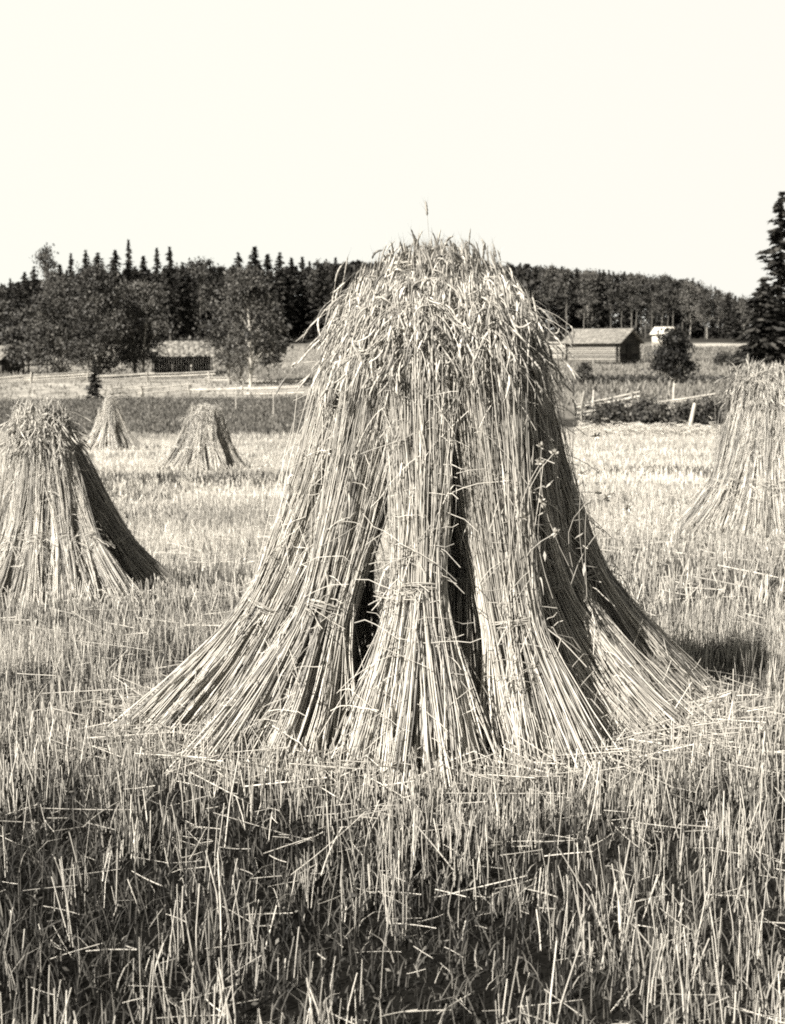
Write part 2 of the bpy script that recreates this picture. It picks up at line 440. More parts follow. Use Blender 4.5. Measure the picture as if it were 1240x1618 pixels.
def sheaf(label, group, foot, head, bow=0.06, n=960, r=0.0020, rf=0.27, rb=0.096, rm=0.110, rh=0.116, tb=0.36,
          ears=0.95, awn=7, loose=110, leaves=150, extra=480, seg=9, ear_s=1.0, dark=0.0, fan=0.55, droop=1.0, strays=0, rag=1.0, hub=None):
    foot = np.asarray(foot, float); head = np.asarray(head, float)
    root = empty('grain_sheaf', foot, label, 'sheaf', group)
    H = head - foot; L = np.linalg.norm(H)
    out = np.array([foot[0] - head[0], foot[1] - head[1], 0.0]); out = unit(out) if np.linalg.norm(out) > 0.02 else np.array([0, -1.0, 0])
    e1 = np.array([-out[1], out[0], 0.0])
    ax = H / L
    e2 = unit(np.cross(ax, e1)); e2 = e2 * np.sign(e2 @ out + 1e-6)
    lat = rng.normal(0, .025) * L / 1.7
    def A(t):
        return foot + t[..., None] * H - out * (bow * np.sin(np.clip(t, 0, 1) ** 0.7 * math.pi))[..., None] + e1 * (lat * np.sin(np.clip(t, 0, 1) * math.pi))[..., None]
    def rad(t):
        return np.interp(t, [0, tb * 0.5, tb * 0.86, tb, tb * 1.18, tb + 0.3, 0.9, 1.15],
                         [rf, rb + (rf - rb) * 0.46, rb * 1.16, rb, rb * 1.06, rm, rh, rh * 1.05])
    def frame(t):
        w = np.clip(t / tb, 0, 1)[..., None]
        return unit(out * (1 - w) + e2 * w)
    lop = rng.uniform(0, 6.28); wr = rng.normal(0, .17, 15); wa = rng.normal(0, .22, 15); wt = rng.normal(0, .11, 15)
    def stalk_paths(n, jit, t1lo=0.8, t1hi=1.1):
        rho = 1 - 0.70 * rng.uniform(0, 1, n) ** 1.3
        ph = rng.uniform(0, 2 * math.pi, n)
        # stalks gather into wisps
        ph = ph + 0.20 * np.sin(ph * 7 + lop) + 0.06 * np.sin(ph * 17 + lop * 3) + rng.normal(0, .03, n)
        wid = ((ph / (2 * math.pi) * 15 + 2.0 * rho) % 15).astype(int)
        t0 = np.abs(rng.normal(0.0, 0.035, n)) * np.where(rng.uniform(0, 1, n) < .2, 2.6, 1.0); t1 = rng.uniform(t1lo, t1hi, n)
        t = t0[:, None] + (t1 - t0)[:, None] * np.linspace(0, 1, seg)[None]
        R = rad(t) * (rho * (1 + .13 * np.sin(2 * ph + lop) + .08 * np.sin(3 * ph + lop * 2)))[:, None] * (1 + rng.normal(0, .16, n)[:, None] * np.clip(1 - t / tb, 0, 1))
        low = np.clip(1 - t / tb, 0, 1)
        R = R * (1 + wr[wid][:, None] * low)
        ph = ph[:, None] + wa[wid][:, None] * low
        ff = frame(t)
        j1 = rng.normal(0, jit, n)[:, None] * (t - tb); j2 = rng.normal(0, jit, n)[:, None] * (t - tb)
        amp = np.where(rng.uniform(0, 1, n) < .33, 0.014 * rag, 0.004 * rag)[:, None] * L / 1.7
        wob = np.cumsum(rng.normal(0, 1, (n, seg)), 1) * amp; wob = (wob - wob.mean(1, keepdims=True)) * np.clip(np.abs(t - tb) * 5, .15, 1)
        wo2 = np.cumsum(rng.normal(0, 1, (n, seg)), 1) * amp; wo2 = (wo2 - wo2.mean(1, keepdims=True)) * np.clip(np.abs(t - tb) * 5, .15, 1)
        P = A(t) + (R * np.cos(ph) + j1 + wob)[..., None] * e1 + (R * np.sin(ph) + j2 + wo2)[..., None] * ff
        # the heads bow over
        s = np.clip((t - 0.76) / 0.34, 0, 1.4)
        th = rng.normal(0, 0.9, n)
        hd = (np.cos(th) * (.25 if awn > 3 else 1.0))[:, None] * out + np.sin(th)[:, None] * e1
        if hub is not None:
            rd = P[:, -1] - np.array([hub[0], hub[1], 0]); rd[:, 2] = 0; rd = unit(rd)
            hd = hd - np.maximum(0, (hd * rd).sum(1) + .1)[:, None] * rd
        mag = np.abs(rng.normal(0.015, 0.035, n)) * L / 1.7 * droop
        P = P + (mag[:, None] * s ** 2)[..., None] * (hd[:, None] * 0.85 + np.array([0, 0, -0.95]))
        P[..., 2] = np.maximum(P[..., 2], foot[2] + 0.004)
        return P, hd, t1, wid
    P, hd, t1, wid = stalk_paths(n, 0.042, 0.76, 1.09)
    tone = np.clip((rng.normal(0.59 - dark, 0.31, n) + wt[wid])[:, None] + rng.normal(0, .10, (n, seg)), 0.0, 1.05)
    G = Geo()
    taper = np.linspace(1.1, 0.62, seg)[None]
    G.tubes(P, (r * rng.uniform(0.75, 1.25, n))[:, None] * taper, 3, tone)
    PS, hd2, _, _ = stalk_paths(max(6, n // 9), 0.13 * rag, .45, .9)
    G.tubes(PS, r * taper, 3, np.clip(rng.normal(0.7 - dark, 0.2, len(PS)), 0, 1))
    if strays:
        PX, hx, tx, _ = stalk_paths(strays, 0.10, 1.07, 1.17)
    # ---- ears
    E = Geo() if awn else G                                       # too far off to tell heads from straw: one mesh
    def add_ears(P, hd, up=0.0):
        n = len(P)
        d0 = unit(P[:, -1] - P[:, -2])
        le = rng.uniform(0.05, 0.095, n) * ear_s
        NR = 9 if awn > 3 else 5
        s = np.linspace(0, 1, NR)
        k = rng.uniform(0.1, 1.4, n) * droop * (1 - up)
        tgt = -hd * 0.05 + np.array([0, 0, -0.6]) + rng.normal(0, .85, (n, 3))
        if hub is not None:                                   # pressed together, heads cannot hang outwards
            rd = P[:, -1] - np.array([hub[0], hub[1], 0]); rd[:, 2] = 0; rd = unit(rd)
            tgt = tgt - np.maximum(0, (tgt * rd).sum(1) + .25)[:, None] * rd
        pts = [P[:, -1]]
        for i in range(1, NR):
            d = unit(d0 + tgt * (k * s[i])[:, None])
            pts.append(pts[-1] + d * (le / (NR - 1))[:, None])
        EP = np.stack(pts, 1)
        prof = np.array([0.3, 1.0, 0.7, 1.15, 0.75, 1.05, 0.65, 0.8, 0.15]) if NR == 9 else np.array([0.35, 0.9, 1.0, 0.8, 0.15])
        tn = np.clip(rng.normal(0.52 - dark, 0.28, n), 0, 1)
        E.tubes(EP, (rng.uniform(0.0036, 0.0058, n) * ear_s)[:, None] * prof[None], 4, np.clip(tn[:, None] + rng.normal(0, .14, (n, NR)), 0, 1))
        if awn:
            m = n * awn
            i = np.repeat(np.arange(n), awn)
            f = rng.integers(1, NR, m)
            base = EP[i, f]; ed = unit(EP[i, f] - EP[i, f - 1])
            dv = unit(ed + rng.normal(0, 0.28, (m, 3)))
            tip = base + dv * (rng.uniform(0.025, 0.06, m) * ear_s)[:, None]
            sd = unit(np.cross(dv, rng.normal(size=(m, 3)))) * 0.0007 * ear_s
            V = np.stack([base - sd, base + sd, tip], 1)
            E.add(V, None, np.arange(m * 3).reshape(m, 3), np.repeat(tn[i], 3))
    ke = rng.uniform(0, 1, n) < ears * (0.12 + 0.88 * sstep(.86, .98, t1))
    add_ears(P[ke], hd[ke])
    if extra:                                                     # short stalks hanging over at the heads, all tangled
        t = 0.90 + 0.16 * rng.uniform(0, 1, extra) ** 0.8; az = rng.normal(0, 1.1, extra)
        o = unit(np.cos(az)[:, None] * out + np.sin(az)[:, None] * e1)
        b = A(t) + o * (rad(t) * rng.uniform(0.35, 0.92, extra))[:, None]
        l = rng.uniform(0.05, 0.17, extra) * L / 1.7
        if hub is not None:
            rd = b - np.array([hub[0], hub[1], 0]); rd[:, 2] = 0; rd = unit(rd); o = o - np.maximum(0, (o * rd).sum(1))[:, None] * rd
        up = rng.uniform(0.2, 1.0, extra); sw = rng.normal(0, 0.8, (extra, 3)) * np.array([1, 1, .4])
        XP = np.stack([b + (o * 0.06 + sw * .7) * (l * q)[:, None] + np.array([0, 0, 1.0]) * (l * (up * q - 1.1 * droop * q * q))[:, None] for q in np.linspace(0, 1, 6)], 1)
        E.tubes(XP, r * 0.7, 3, np.clip(rng.normal(0.6 - dark, .25, extra), 0, 1))
        add_ears(XP, o)
    if strays:
        E.tubes(PX, 0.0010, 3, 0.8)
        add_ears(PX, hx, 0.8)
    # dry leaf blades among the heads and down the stalks
    if leaves:
        i = rng.integers(0, n, leaves); f = rng.integers(int(seg * 0.2), seg - 1, leaves)
        b = P[i, f]; c = A(np.interp(b[:, 2], [foot[2], head[2]], [0, 1]))
        o = unit(b - c + rng.normal(0, .08, b.shape)); l = rng.uniform(0.06, 0.20, leaves) * L / 1.7
        t = np.linspace(0, 1, 5)
        LP = np.stack([b + o * (l * 0.4 * tt)[:, None] + np.array([0, 0, 1.0]) * (l * (0.75 * tt - 1.25 * tt * tt))[:, None] for tt in t], 1)
        sd = unit(np.cross(o, rng.normal(size=o.shape)))
        E.ribbons(LP, (rng.uniform(0.0015, 0.0038, leaves) * ear_s)[:, None] * np.array([0.7, 1, 1, 0.7, 0.1])[None], sd, np.clip(rng.normal(0.55 - dark, .25, leaves), 0, 1))
    if awn: E.build('ear_tuft', M_EAR, root, True, offset=foot)
    # ---- straw band with its knot
    B = Geo()
    k = 7
    a = np.linspace(0, 2 * math.pi, 25)
    tt = np.full(25, tb)
    ring = []
    for q in range(k):
        rr = rb * (1.0 + .13 * np.sin(2 * a + lop)) * 1.03 + 0.005 * math.cos(q * 2.4) + rng.normal(0, 0.0012, 25)
        off = 0.006 * math.sin(q * 2.4) + 0.005 * np.sin(a * 2 + q) + rng.normal(0, 0.008)
        ring.append(A(tt) + (rr * np.cos(a))[:, None] * e1 + (rr * np.sin(a))[:, None] * frame(tt) + off[:, None] * ax)
    ring = np.stack(ring); ring[:, -1] = ring[:, 0]
    B.tubes(ring, max(r, 0.0022) * 1.2, 3, rng.uniform(0.0, 0.8, k))
    if loose:
        kn = 8
        b0 = A(np.array([tb]))[0] + out * rb * 1.05 + e1 * rng.normal(0, rb * 0.4)
        d = unit(out * 0.6 + e1 * rng.normal(0, 1, kn)[:, None] + ax * rng.normal(-0.2, 0.5, kn)[:, None])
        l = rng.uniform(0.06, 0.2, kn)
        KP = np.stack([b0 + rng.normal(0, .008, (kn, 3)) * 1.0 + d * (l * s)[:, None] - np.array([0, 0, 1.0]) * (l * 0.4 * s * s)[:, None] for s in np.linspace(0, 1, 5)], 1)
        B.tubes(KP, r * 0.95, 3, rng.uniform(0.6, 1, kn))
    B.build('band', M_BAND, root, True, offset=foot)
    # ---- straws that slipped out and lie across it
    if loose:
        Lg = G
        t = rng.uniform(0.05, 0.85, loose)
        c = A(t) + (rad(t) * 1.04)[:, None] * (np.cos(rng.uniform(0.1, math.pi - .1, loose))[:, None] * e1 + 0.0) + (rad(t) * rng.uniform(0.5, 1.05, loose))[:, None] * frame(t)
        d = unit(ax * rng.normal(0, 0.8, loose)[:, None] + e1 * rng.normal(0, 1, loose)[:, None] + out * rng.normal(0.1, 0.42, loose)[:, None])
        l = rng.uniform(0.08, 0.34, loose) * L / 1.7
        LP = np.stack([c + d * (l * s)[:, None] - np.array([0, 0, 1.0]) * (l * rng.uniform(-.1, .35, loose) * s * s * 2)[:, None] for s in np.linspace(-0.5, 0.5, 6)], 1)
        LP[..., 2] = np.maximum(LP[..., 2], foot[2] + 0.004)
        Lg.tubes(LP, r * 0.85, 3, np.clip(rng.normal(0.75 - dark, .2, loose), 0, 1))
    G.build('straw_bundle', M_STRAW, root, True, offset=foot)
    return root

GN = 'sheaves leaning together in the big near shock'
def fh(fp, fd, hx, hd_, hz):
    f = at(fp, fd); return f, np.array([X(hx, hd_), hd_, hz])
near = [
 ('leftmost front sheaf of the big shock, leaning far over with a shaded flank', *fh(284, 5.84, 586, 5.96, 1.56), dict(bow=.12, tb=.32, rf=.23)),
 ('bright front sheaf left of middle in the big shock, its foot spread to the left', *fh(418, 5.50, 622, 5.80, 1.60), dict(bow=.09, tb=.34, rf=.24)),
 ('upright front middle sheaf of the big shock, tied at the waist beside the dark hollow', *fh(643, 5.30, 656, 5.72, 1.60), dict(bow=.05, tb=.40, rf=.25, rm=.100, rh=.110)),
 ('thick bright sheaf right of the dark hollow in the big shock, wide pale foot', *fh(862, 5.50, 750, 5.74, 1.60), dict(bow=.06, tb=.31, rf=.27, rb=.108, rm=.120)),
 ('right front sheaf of the big shock, foot fanned out far to the right', *fh(1026, 5.90, 790, 5.96, 1.57), dict(bow=.15, tb=.37, rf=.27)),
 ('half hidden sheaf at the right rear of the big shock, in its shade', *fh(1084, 6.42, 786, 6.16, 1.62), dict(bow=.15, tb=.38, rf=.24)),
 ('half hidden sheaf at the left rear of the big shock, dark behind the leftmost one', *fh(372, 6.36, 588, 6.16, 1.64), dict(bow=.11, tb=.36, rf=.22)),
 ('rear sheaf of the big shock whose ears top the dome left of its peak', *fh(500, 6.85, 632, 6.22, 1.72), dict(bow=.05, ears=1.0, strays=2)),
 ('rear sheaf of the big shock whose ears crown the very peak of the dome', *fh(690, 7.0, 678, 6.2, 1.76), dict(bow=.05, ears=1.0, strays=3)),
 ('rear sheaf of the big shock whose ears top the dome right of its peak', *fh(880, 6.85, 738, 6.2, 1.73), dict(bow=.05, ears=1.0, strays=2)),
 ('inner sheaf filling the middle of the big shock, seen in the dark hollow', *fh(738, 6.25, 705, 6.02, 1.72), dict(bow=0, ears=1.0, rf=.2, strays=2, dark=.1)),  # darker straw tone paints in some of the hollow's shade
]
for lb, f, hdp, kw in near:
    sheaf(lb, GN, f, hdp, hub=(0.18, 6.0), **kw)

def shock(center, scale, specs, group, fat=1.0, wide=1.0, tone_dark=0.0, **kw):
    """specs: (angle in degrees from +X, label, dark); feet on the ring, heads gathered in the middle"""
    for sp in specs:
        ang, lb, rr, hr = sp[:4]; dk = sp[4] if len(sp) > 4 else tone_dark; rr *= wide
        a = math.radians(ang)
        f = np.array([center[0] + math.cos(a) * rr * scale, center[1] + math.sin(a) * rr * scale, 0.0]); f[2] = float(height(f[0], f[1]))
        c0 = float(height(center[0], center[1]))
        hd_ = np.array([center[0] + math.cos(a) * hr * scale, center[1] + math.sin(a) * hr * scale, c0 + 1.62 * scale * (1.0 + rng.normal(0, .015))])
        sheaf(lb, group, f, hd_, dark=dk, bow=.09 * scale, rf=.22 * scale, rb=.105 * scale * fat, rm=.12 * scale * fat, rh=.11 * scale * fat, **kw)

c = at(68, 11.9)
shock(c, 0.84, [
 (232, 'sheaf cut by the left picture edge in the left shock', 0.80, .2),
 (252, 'narrow sheaf second from the picture edge in the left shock', 0.86, .2),
 (272, 'straight pale sheaf between two black gaps in the left shock', 0.86, .2),
 (295, 'pale sheaf with a visible dark band in the left shock', 0.92, .2),
 (320, 'right front sheaf of the left shock, spreading foot towards the grass', 1.02, .13),
 (20, 'fully shaded black sheaf on the right side of the left shock', 1.18, .13, .3),  # straw tone darkened as well, painting in the flank's shade
 (44, 'rear sheaf of the left shock behind the black shaded one', 0.9, .13),
 (140, 'rear sheaf of the left shock beside the picture edge', 0.9, .2),
 (90, 'rear middle sheaf of the left shock, only its ears showing', 0.7, .1)], 'sheaves of the left shock',
 n=620, r=.0030, awn=2, loose=14, leaves=80, seg=8, ear_s=1.15, extra=200, rag=.8, fat=.86)
c = at(1218, 15.4)
shock(c, 0.94, [
 (186, 'shaggy dark weedy sheaf at the left side of the right hand shock', 0.76, .34, .4),  # weedy straw, dark of its own
 (222, 'pale leaning sheaf at the left front of the right hand shock', 0.92, .25),
 (256, 'broad front sheaf of the right hand shock near the picture edge', 0.86, .2),
 (240, 'pale sheaf of the right hand shock between its leaning sheaf and its broad front one', 0.86, .2),
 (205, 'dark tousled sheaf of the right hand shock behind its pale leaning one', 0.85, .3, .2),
 (272, 'front sheaf of the right hand shock right of its broad one', 0.86, .2),
 (290, 'sheaf of the right hand shock cut by the right picture edge', 0.86, .2),
 (140, 'rear left sheaf of the right hand shock, darker than the front ones', 0.8, .2),
 (60, 'rear sheaf of the right hand shock, ears only', 0.8, .1)], 'sheaves of the right hand shock',
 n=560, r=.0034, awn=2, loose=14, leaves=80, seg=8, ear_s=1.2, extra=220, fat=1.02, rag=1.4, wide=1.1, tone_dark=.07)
c = at(322, 40)
shock(c, 0.92, [
 (205, 'pale sheaf stretching left in the farther middle shock with ruffled cap', 0.95, .25),
 (235, 'second sheaf from the left in the ruffled small shock', 0.9, .25),
 (265, 'front sheaf of the ruffled small shock, pale between dark gaps', 0.85, .25),
 (300, 'right front sheaf of the ruffled small shock, next to its black flank', 0.8, .25),
 (5, 'black shaded sheaf on the right flank of the ruffled small shock', 0.85, .35, .2),  # shade of the right flank painted into a darker straw tone
 (80, 'rear sheaf of the ruffled small shock', 0.6, .1)], 'sheaves of the ruffled small shock',
 n=240, r=.008, awn=0, rag=2.2, loose=14, leaves=90, seg=7, ear_s=1.8, extra=110, wide=1.2, fat=1.3, tone_dark=.1)
c = at(174, 50)
shock(c, 0.92, [
 (215, 'left sheaf of the pointed small shock behind the left one', 0.75, .06),
 (255, 'front left sheaf of the pointed small shock', 0.7, .06),
 (290, 'front right sheaf of the pointed small shock, bright with a narrow top', 0.7, .06),
 (0, 'shaded sheaf on the right of the pointed small shock', 0.75, .1),
 (80, 'rear sheaf of the pointed small shock', 0.6, .06)], 'sheaves of the pointed small shock',
 n=220, r=.009, awn=0, rag=1.8, loose=8, leaves=40, seg=7, ear_s=1.5, droop=.35, extra=10, wide=1.3, fat=1.15, tone_dark=.06)

# flowering weeds caught in the right side of the near shock
def weed(px, d, dz, label, nb, hgt, seedless=0):
    b = at(px, d); b[2] = dz; b0 = b.copy()
    root = empty('flowering_weed', b, label, 'weed', 'weeds among the sheaves')
    G = Geo()
    for k in range(nb):
        F = Geo()
        tip = b + np.array([rng.normal(0, .07), rng.normal(-.03, .03), hgt * rng.uniform(.55, 1.05)])
        t = np.linspace(0, 1, 6)[:, None]; b = b0 + np.array([rng.normal(0, .05), rng.normal(0, .03), rng.uniform(-.15, .1)])
        p = b + (tip - b) * t + np.array([rng.normal(0, .03), 0, .02]) * np.sin(t * math.pi)
        G.tubes(p[None], 0.0013, 3, .6)
        # a head of small petals
        m = 22
        d_ = unit(rng.normal(size=(m, 3)) + np.array([0, -.3, .5]))
        cc = tip + d_ * .010
        u = d_ * .012; v = unit(np.cross(d_, rng.normal(size=(m, 3)))) * .005
        F.quads(cc, u, v, rng.uniform(.3, 1, m)); F.build('flower_head', M_FLOWER, root, offset=b0)
    # leaves
    b = b0; m = 10
    tt = rng.uniform(.1, .8, m); d_ = unit(rng.normal(size=(m, 3)) * np.array([1, 1, .3]))
    G.quads(b + np.array([0, 0, 1.0]) * (hgt * tt)[:, None] + d_ * .03, d_ * .03, unit(np.cross(d_, [0, 0, 1.0])) * .006, .4)
    G.build('stem', M_STUB, root, offset=b)
weed(925, 5.62, .62, 'pale flowering weed sticking out at the right edge of the big shock', 6, .50)
weed(862, 5.55, .70, 'pale flowering weed lying on the right front sheaf of the big shock', 5, .42)

# ------------------------------------------------------------------ trees
def spruce(name, h, r, levels, per, sprays, label, group, size, lo=0.06, loc=(0, 0, 0), gap=0.0, trunk_tone=.1):
    root = empty(name, loc, label, 'tree', group)
    T = Geo()
    zz = np.linspace(0, h * 0.98, 8)
    P = np.stack([0.05 * np.sin(zz), 0.05 * np.cos(zz * 1.3) - .05, zz], -1)[None]
    T.tubes(P, (h * 0.014 * (1 - zz / h * 0.93))[None], 7, trunk_tone)
    Cn = Geo(); c, u, v, tn = [], [], [], []
    limbs = []
    for i in range(levels):
        f = i / (levels - 1)
        zc = h * (lo + (0.985 - lo) * f ** 0.92)
        L0 = r * (1 - f) ** 0.66 * (1.0 - 0.25 * math.exp(-f * 14)) + 0.06
        for k in range(per):
            if rng.uniform() < gap: continue
            az = rng.uniform(0, 2 * math.pi); z = min(h * .985, zc + rng.normal(0, h * (.034 * (1 - f) + .006)))
            L = L0 * rng.uniform(0.45, 1.2)
            d = np.array([math.cos(az), math.sin(az), 0])
            s = rng.uniform(0.12, 1.0, sprays)
            drop = -0.38 * L * s + 0.22 * L * s ** 2.5
            p = np.array([0, 0, z]) + d * (L * s)[:, None] + np.stack([0 * s, 0 * s, drop], -1)
            e = np.array([-d[1], d[0], 0])
            p = p + e * (rng.normal(0, 0.16, sprays) * L * s)[:, None]
            sz = size * (0.55 + 0.6 * (1 - f)) * rng.uniform(0.6, 1.3, sprays)
            du = unit(d + e * rng.normal(0, 0.6, sprays)[:, None] + np.array([0, 0, 1.0]) * rng.normal(-0.35, 0.3, sprays)[:, None])
            dv = unit(np.cross(du, rng.normal(size=(sprays, 3)) * .5 + np.array([0, 0, 1.0])))
            c.append(p); u.append(du * sz[:, None]); v.append(dv * (sz * 0.38)[:, None]); tn.append(np.clip(rng.normal(0.45, .28, sprays), 0, 1))
            if k % 2 == 0:
                limbs.append(np.array([[0, 0, z], d * L * .5 + [0, 0, z - .14 * L], d * L * .9 + [0, 0, z - .18 * L]]))
    Cn.quads(np.concatenate(c), np.concatenate(u), np.concatenate(v), np.concatenate(tn))
    T.tubes(np.stack(limbs), np.array([.02, .014, .005]) * h / 10, 3, .05)
    KIDS[root.name] = [T.build('trunk', M_BARK, root, True), Cn.build('crown', M_NEEDLE, root)]
    return root

def leafy(name, h, w, clumps, leaves, label, group, leaf, lo=0.25, loc=(0, 0, 0), tone=(.5, .3), trunk_tone=.15, trunk_r=None, mat=None, top=0.0, stems_=1, spread=.5, cat='tree'):
    """broadleaf or pine: trunk(s) with limbs, a crown of leaf clumps spread through an uneven volume"""
    root = empty(name, loc, label, cat, group)
    T = Geo(); Cn = Geo()
    tr = trunk_r or h * 0.016
    bases = [np.array([rng.normal(0, .12) * w * (stems_ > 1), rng.normal(0, .12) * w * (stems_ > 1), 0]) for _ in range(stems_)]
    tops = []
    for b in bases:
        zz = np.linspace(0, h * .9, 8)
        wob = np.cumsum(rng.normal(0, h * .008, (8, 2)), 0)
        P = np.stack([b[0] * (1 + zz / h) + wob[:, 0], b[1] * (1 + zz / h) + wob[:, 1], zz], -1)
        P[0, 2] = -.2
        T.tubes(P[None], (tr * (1 - .85 * zz / h))[None], 7, trunk_tone)
        tops.append(P)
    for k in range(clumps):
        f = rng.uniform(0, 1) ** 0.85
        z = h * (lo + (0.97 - lo) * f)
        prof = math.sin(math.pi * min(1, (0.16 + 0.84 * f) ** (0.9 if top < .5 else 1.6))) ** .75
        if top < 0: prof = (1 - f) ** .6 * min(1, .45 + 3 * f)
        az = rng.uniform(0, 2 * math.pi); rr = w * .5 * prof * math.sqrt(rng.uniform(.1, 1))
        P = tops[rng.integers(0, len(tops))]
        tx = np.interp(z, P[:, 2], P[:, 0]); ty = np.interp(z, P[:, 2], P[:, 1])
        cc = np.array([tx + rr * math.cos(az), ty + rr * math.sin(az), z])
        j = max(.05, z - rr * .9 - .05 * h)
        bx = np.interp(j, P[:, 2], P[:, 0]); by = np.interp(j, P[:, 2], P[:, 1])
        T.tubes(np.array([[[bx, by, j], [(bx + cc[0]) / 2, (by + cc[1]) / 2, (j + z) / 2 + .04 * h * .5], cc]]), np.array([[.45, .3, .08]]) * tr * (1 - .6 * z / h), 4, trunk_tone * .7)
        sg = w * .5 * .22 * rng.uniform(.6, 1.4)
        p = cc + rng.normal(0, 1, (leaves, 3)) * sg * np.array([1.15, 1.15, .75])
        du = unit(rng.normal(size=(leaves, 3)) + np.array([0, 0, -.3])); dv = unit(np.cross(du, rng.normal(size=(leaves, 3))))
        sz = leaf * rng.uniform(.6, 1.4, leaves)
        ct = np.clip(rng.normal(tone[0], tone[1] * .6), 0, 1.2)
        Cn.quads(p, du * sz[:, None], dv * (sz * .6)[:, None], np.clip(rng.normal(ct, tone[1] * .6, leaves), 0, 1.3))
    KIDS[root.name] = [T.build('trunk', M_BARK, root, True), Cn.build('crown', mat or M_LEAF, root)]
    return root

# forest edge, left: tall spruces and pines behind the farm
protos = [spruce('spruce_tree', 16, 2.6, 34, 9, 9, 'x', None, .62, gap=.08, lo=.1),
          spruce('spruce_tree', 16, 2.1, 34, 8, 9, 'x', None, .60, gap=.12, lo=.18),
          spruce('spruce_tree', 16, 3.1, 30, 9, 9, 'x', None, .66, gap=.15, lo=.05),
          leafy('pine_tree', 16, 5.0, 26, 60, 'x', None, .26, lo=.42, trunk_tone=.16, trunk_r=.17, tone=(.38, .25)),
          leafy('pine_tree', 16, 4.4, 24, 60, 'x', None, .26, lo=.48, trunk_tone=.3, trunk_r=.15, tone=(.5, .25)),
          leafy('forest_birch', 16, 5.2, 30, 70, 'x', None, .24, lo=.3, trunk_tone=.8, trunk_r=.13, tone=(.75, .3))]
for o in protos: o['_first'] = 1
used = set()
def plant(k, px, d, top_px, wide, label, group):
    p = at(px, d, -.15)
    topz = CAM_Z + (ROW_H - top_px) / FPX * d
    s = max(.25, (topz - p[2]) / 16.0)
    sc = (s * wide, s * wide, s)
    if k not in used:
        used.add(k); o = protos[k]
        o.location = tuple(float(v) for v in p); o.rotation_euler = (0, 0, rng.uniform(0, 6.28)); o.scale = sc
        o['label'] = label; o['group'] = group
        return o
    return copy_tree(protos[k], p, rng.uniform(0, 6.28), sc, label, group)

GL = 'trees of the forest edge behind the left farm'
GR = 'trees of the forest edge on the right hill'
plant(0, 208, 232, 381, .62, 'slimmest tallest spruce spire standing above the left forest edge', GL)
plant(1, 272, 228, 392, 1.0, 'dark pointed spruce right of its twin above the open shed', GL)
plant(1, 252, 230, 394, .75, 'thin dark spruce left of its twin above the open shed', GL)
plant(0, 187, 230, 397, 1.1, 'bushy dark spruce left of the slim spire', GL)
plant(2, 141, 232, 397, .8, 'dark spruce rising right behind the big leafy trees', GL)
plant(1, 118, 234, 402, .8, 'dark spruce top beside the pale pine', GL)
plant(3, 80, 205, 384, .62, 'pale topped lone pine standing higher than the left forest', GL)
tops_left = [(0, 436), (22, 440), (45, 432), (60, 420), (100, 418), (160, 408), (231, 407), (292, 414), (314, 403), (331, 405), (350, 414), (379, 407), (405, 397), (425, 407), (444, 400), (462, 412), (479, 409), (505, 412), (531, 405)]
for px, ty in tops_left:
    plant([0, 1, 2, 1][rng.integers(0, 4)] if px < 300 or rng.uniform() < .75 else 3, px, rng.uniform(236, 250), ty + rng.normal(0, 4), rng.uniform(.8, 1.3), 'dark conifer in the unbroken forest edge behind the left farm', GL)
for i in range(46):
    px = -30 + i * 12.5 + rng.normal(0, 4)
    ty = np.interp(px, [-30, 40, 100, 200, 300, 420, 560], [446, 440, 424, 417, 416, 412, 413]) + rng.uniform(-2, 18)
    plant(int(rng.choice([0, 1, 2, 3, 4, 5], p=[.24, .22, .24, .14, .08, .08] if px < 285 else [.28, .25, .22, .13, .07, .05])), px, rng.uniform(226, 262), ty, rng.uniform(.8, 1.25), 'dark conifer in the unbroken forest edge behind the left farm', GL)
for i in range(64):
    px = 815 + i * 6.6 + rng.normal(0, 3)
    ty = np.interp(px, [800, 870, 900, 950, 1000, 1050, 1090, 1130, 1160, 1260], [413, 419, 424, 427, 430, 433, 440, 456, 466, 455]) + abs(rng.normal(0, 4))
    plant(int(rng.choice([2, 3, 4, 5, 1], p=[.22, .27, .22, .07, .22])), px, rng.uniform(300, 345), ty, rng.uniform(.8, 1.1), 'tall pine with bare pale trunk in the right forest edge', GR)

# the deep wood behind the edge: one mass
wood = Geo()
def mass(px0, px1, d0, d1, n, tops):
    for i in range(n):
        px = rng.uniform(px0, px1); d = rng.uniform(d0, d1); p = at(px, d)
        h = CAM_Z + (ROW_H - (np.interp(px, *tops) + rng.uniform(4, 14))) / FPX * d - p[2]
        h = max(h, 5); m = 170
        f = rng.uniform(0, 1, m) ** .8
        rr = h * .15 * (1 - f) ** .6 * np.sqrt(rng.uniform(0, 1, m)) + .2
        a = rng.uniform(0, 2 * math.pi, m)
        c_ = p + np.stack([rr * np.cos(a), rr * np.sin(a), h * (.05 + .95 * f)], -1)
        du = unit(rng.normal(size=(m, 3)) + [0, 0, -.5]); dv = unit(np.cross(du, rng.normal(size=(m, 3))))
        sz = rng.uniform(.35, .75, m)
        wood.quads(c_, du * sz[:, None], dv * (sz * .6)[:, None], np.clip(rng.normal(.4, .25, m), 0, 1))
mass(-500, 640, 262, 330, 260, ([-500, -30, 40, 100, 200, 300, 420, 640], [446, 451, 445, 432, 426, 422, 419, 417]))
mass(540, 1700, 335, 420, 300, ([540, 800, 870, 950, 1050, 1090, 1130, 1160, 1300, 1700], [412, 414, 421, 429, 435, 442, 458, 468, 455, 440]))
mass(-1300, -480, 262, 330, 190, ([-1300, -480], [430, 440]))
mass(520, 830, 240, 300, 70, ([540, 830], [412, 414]))
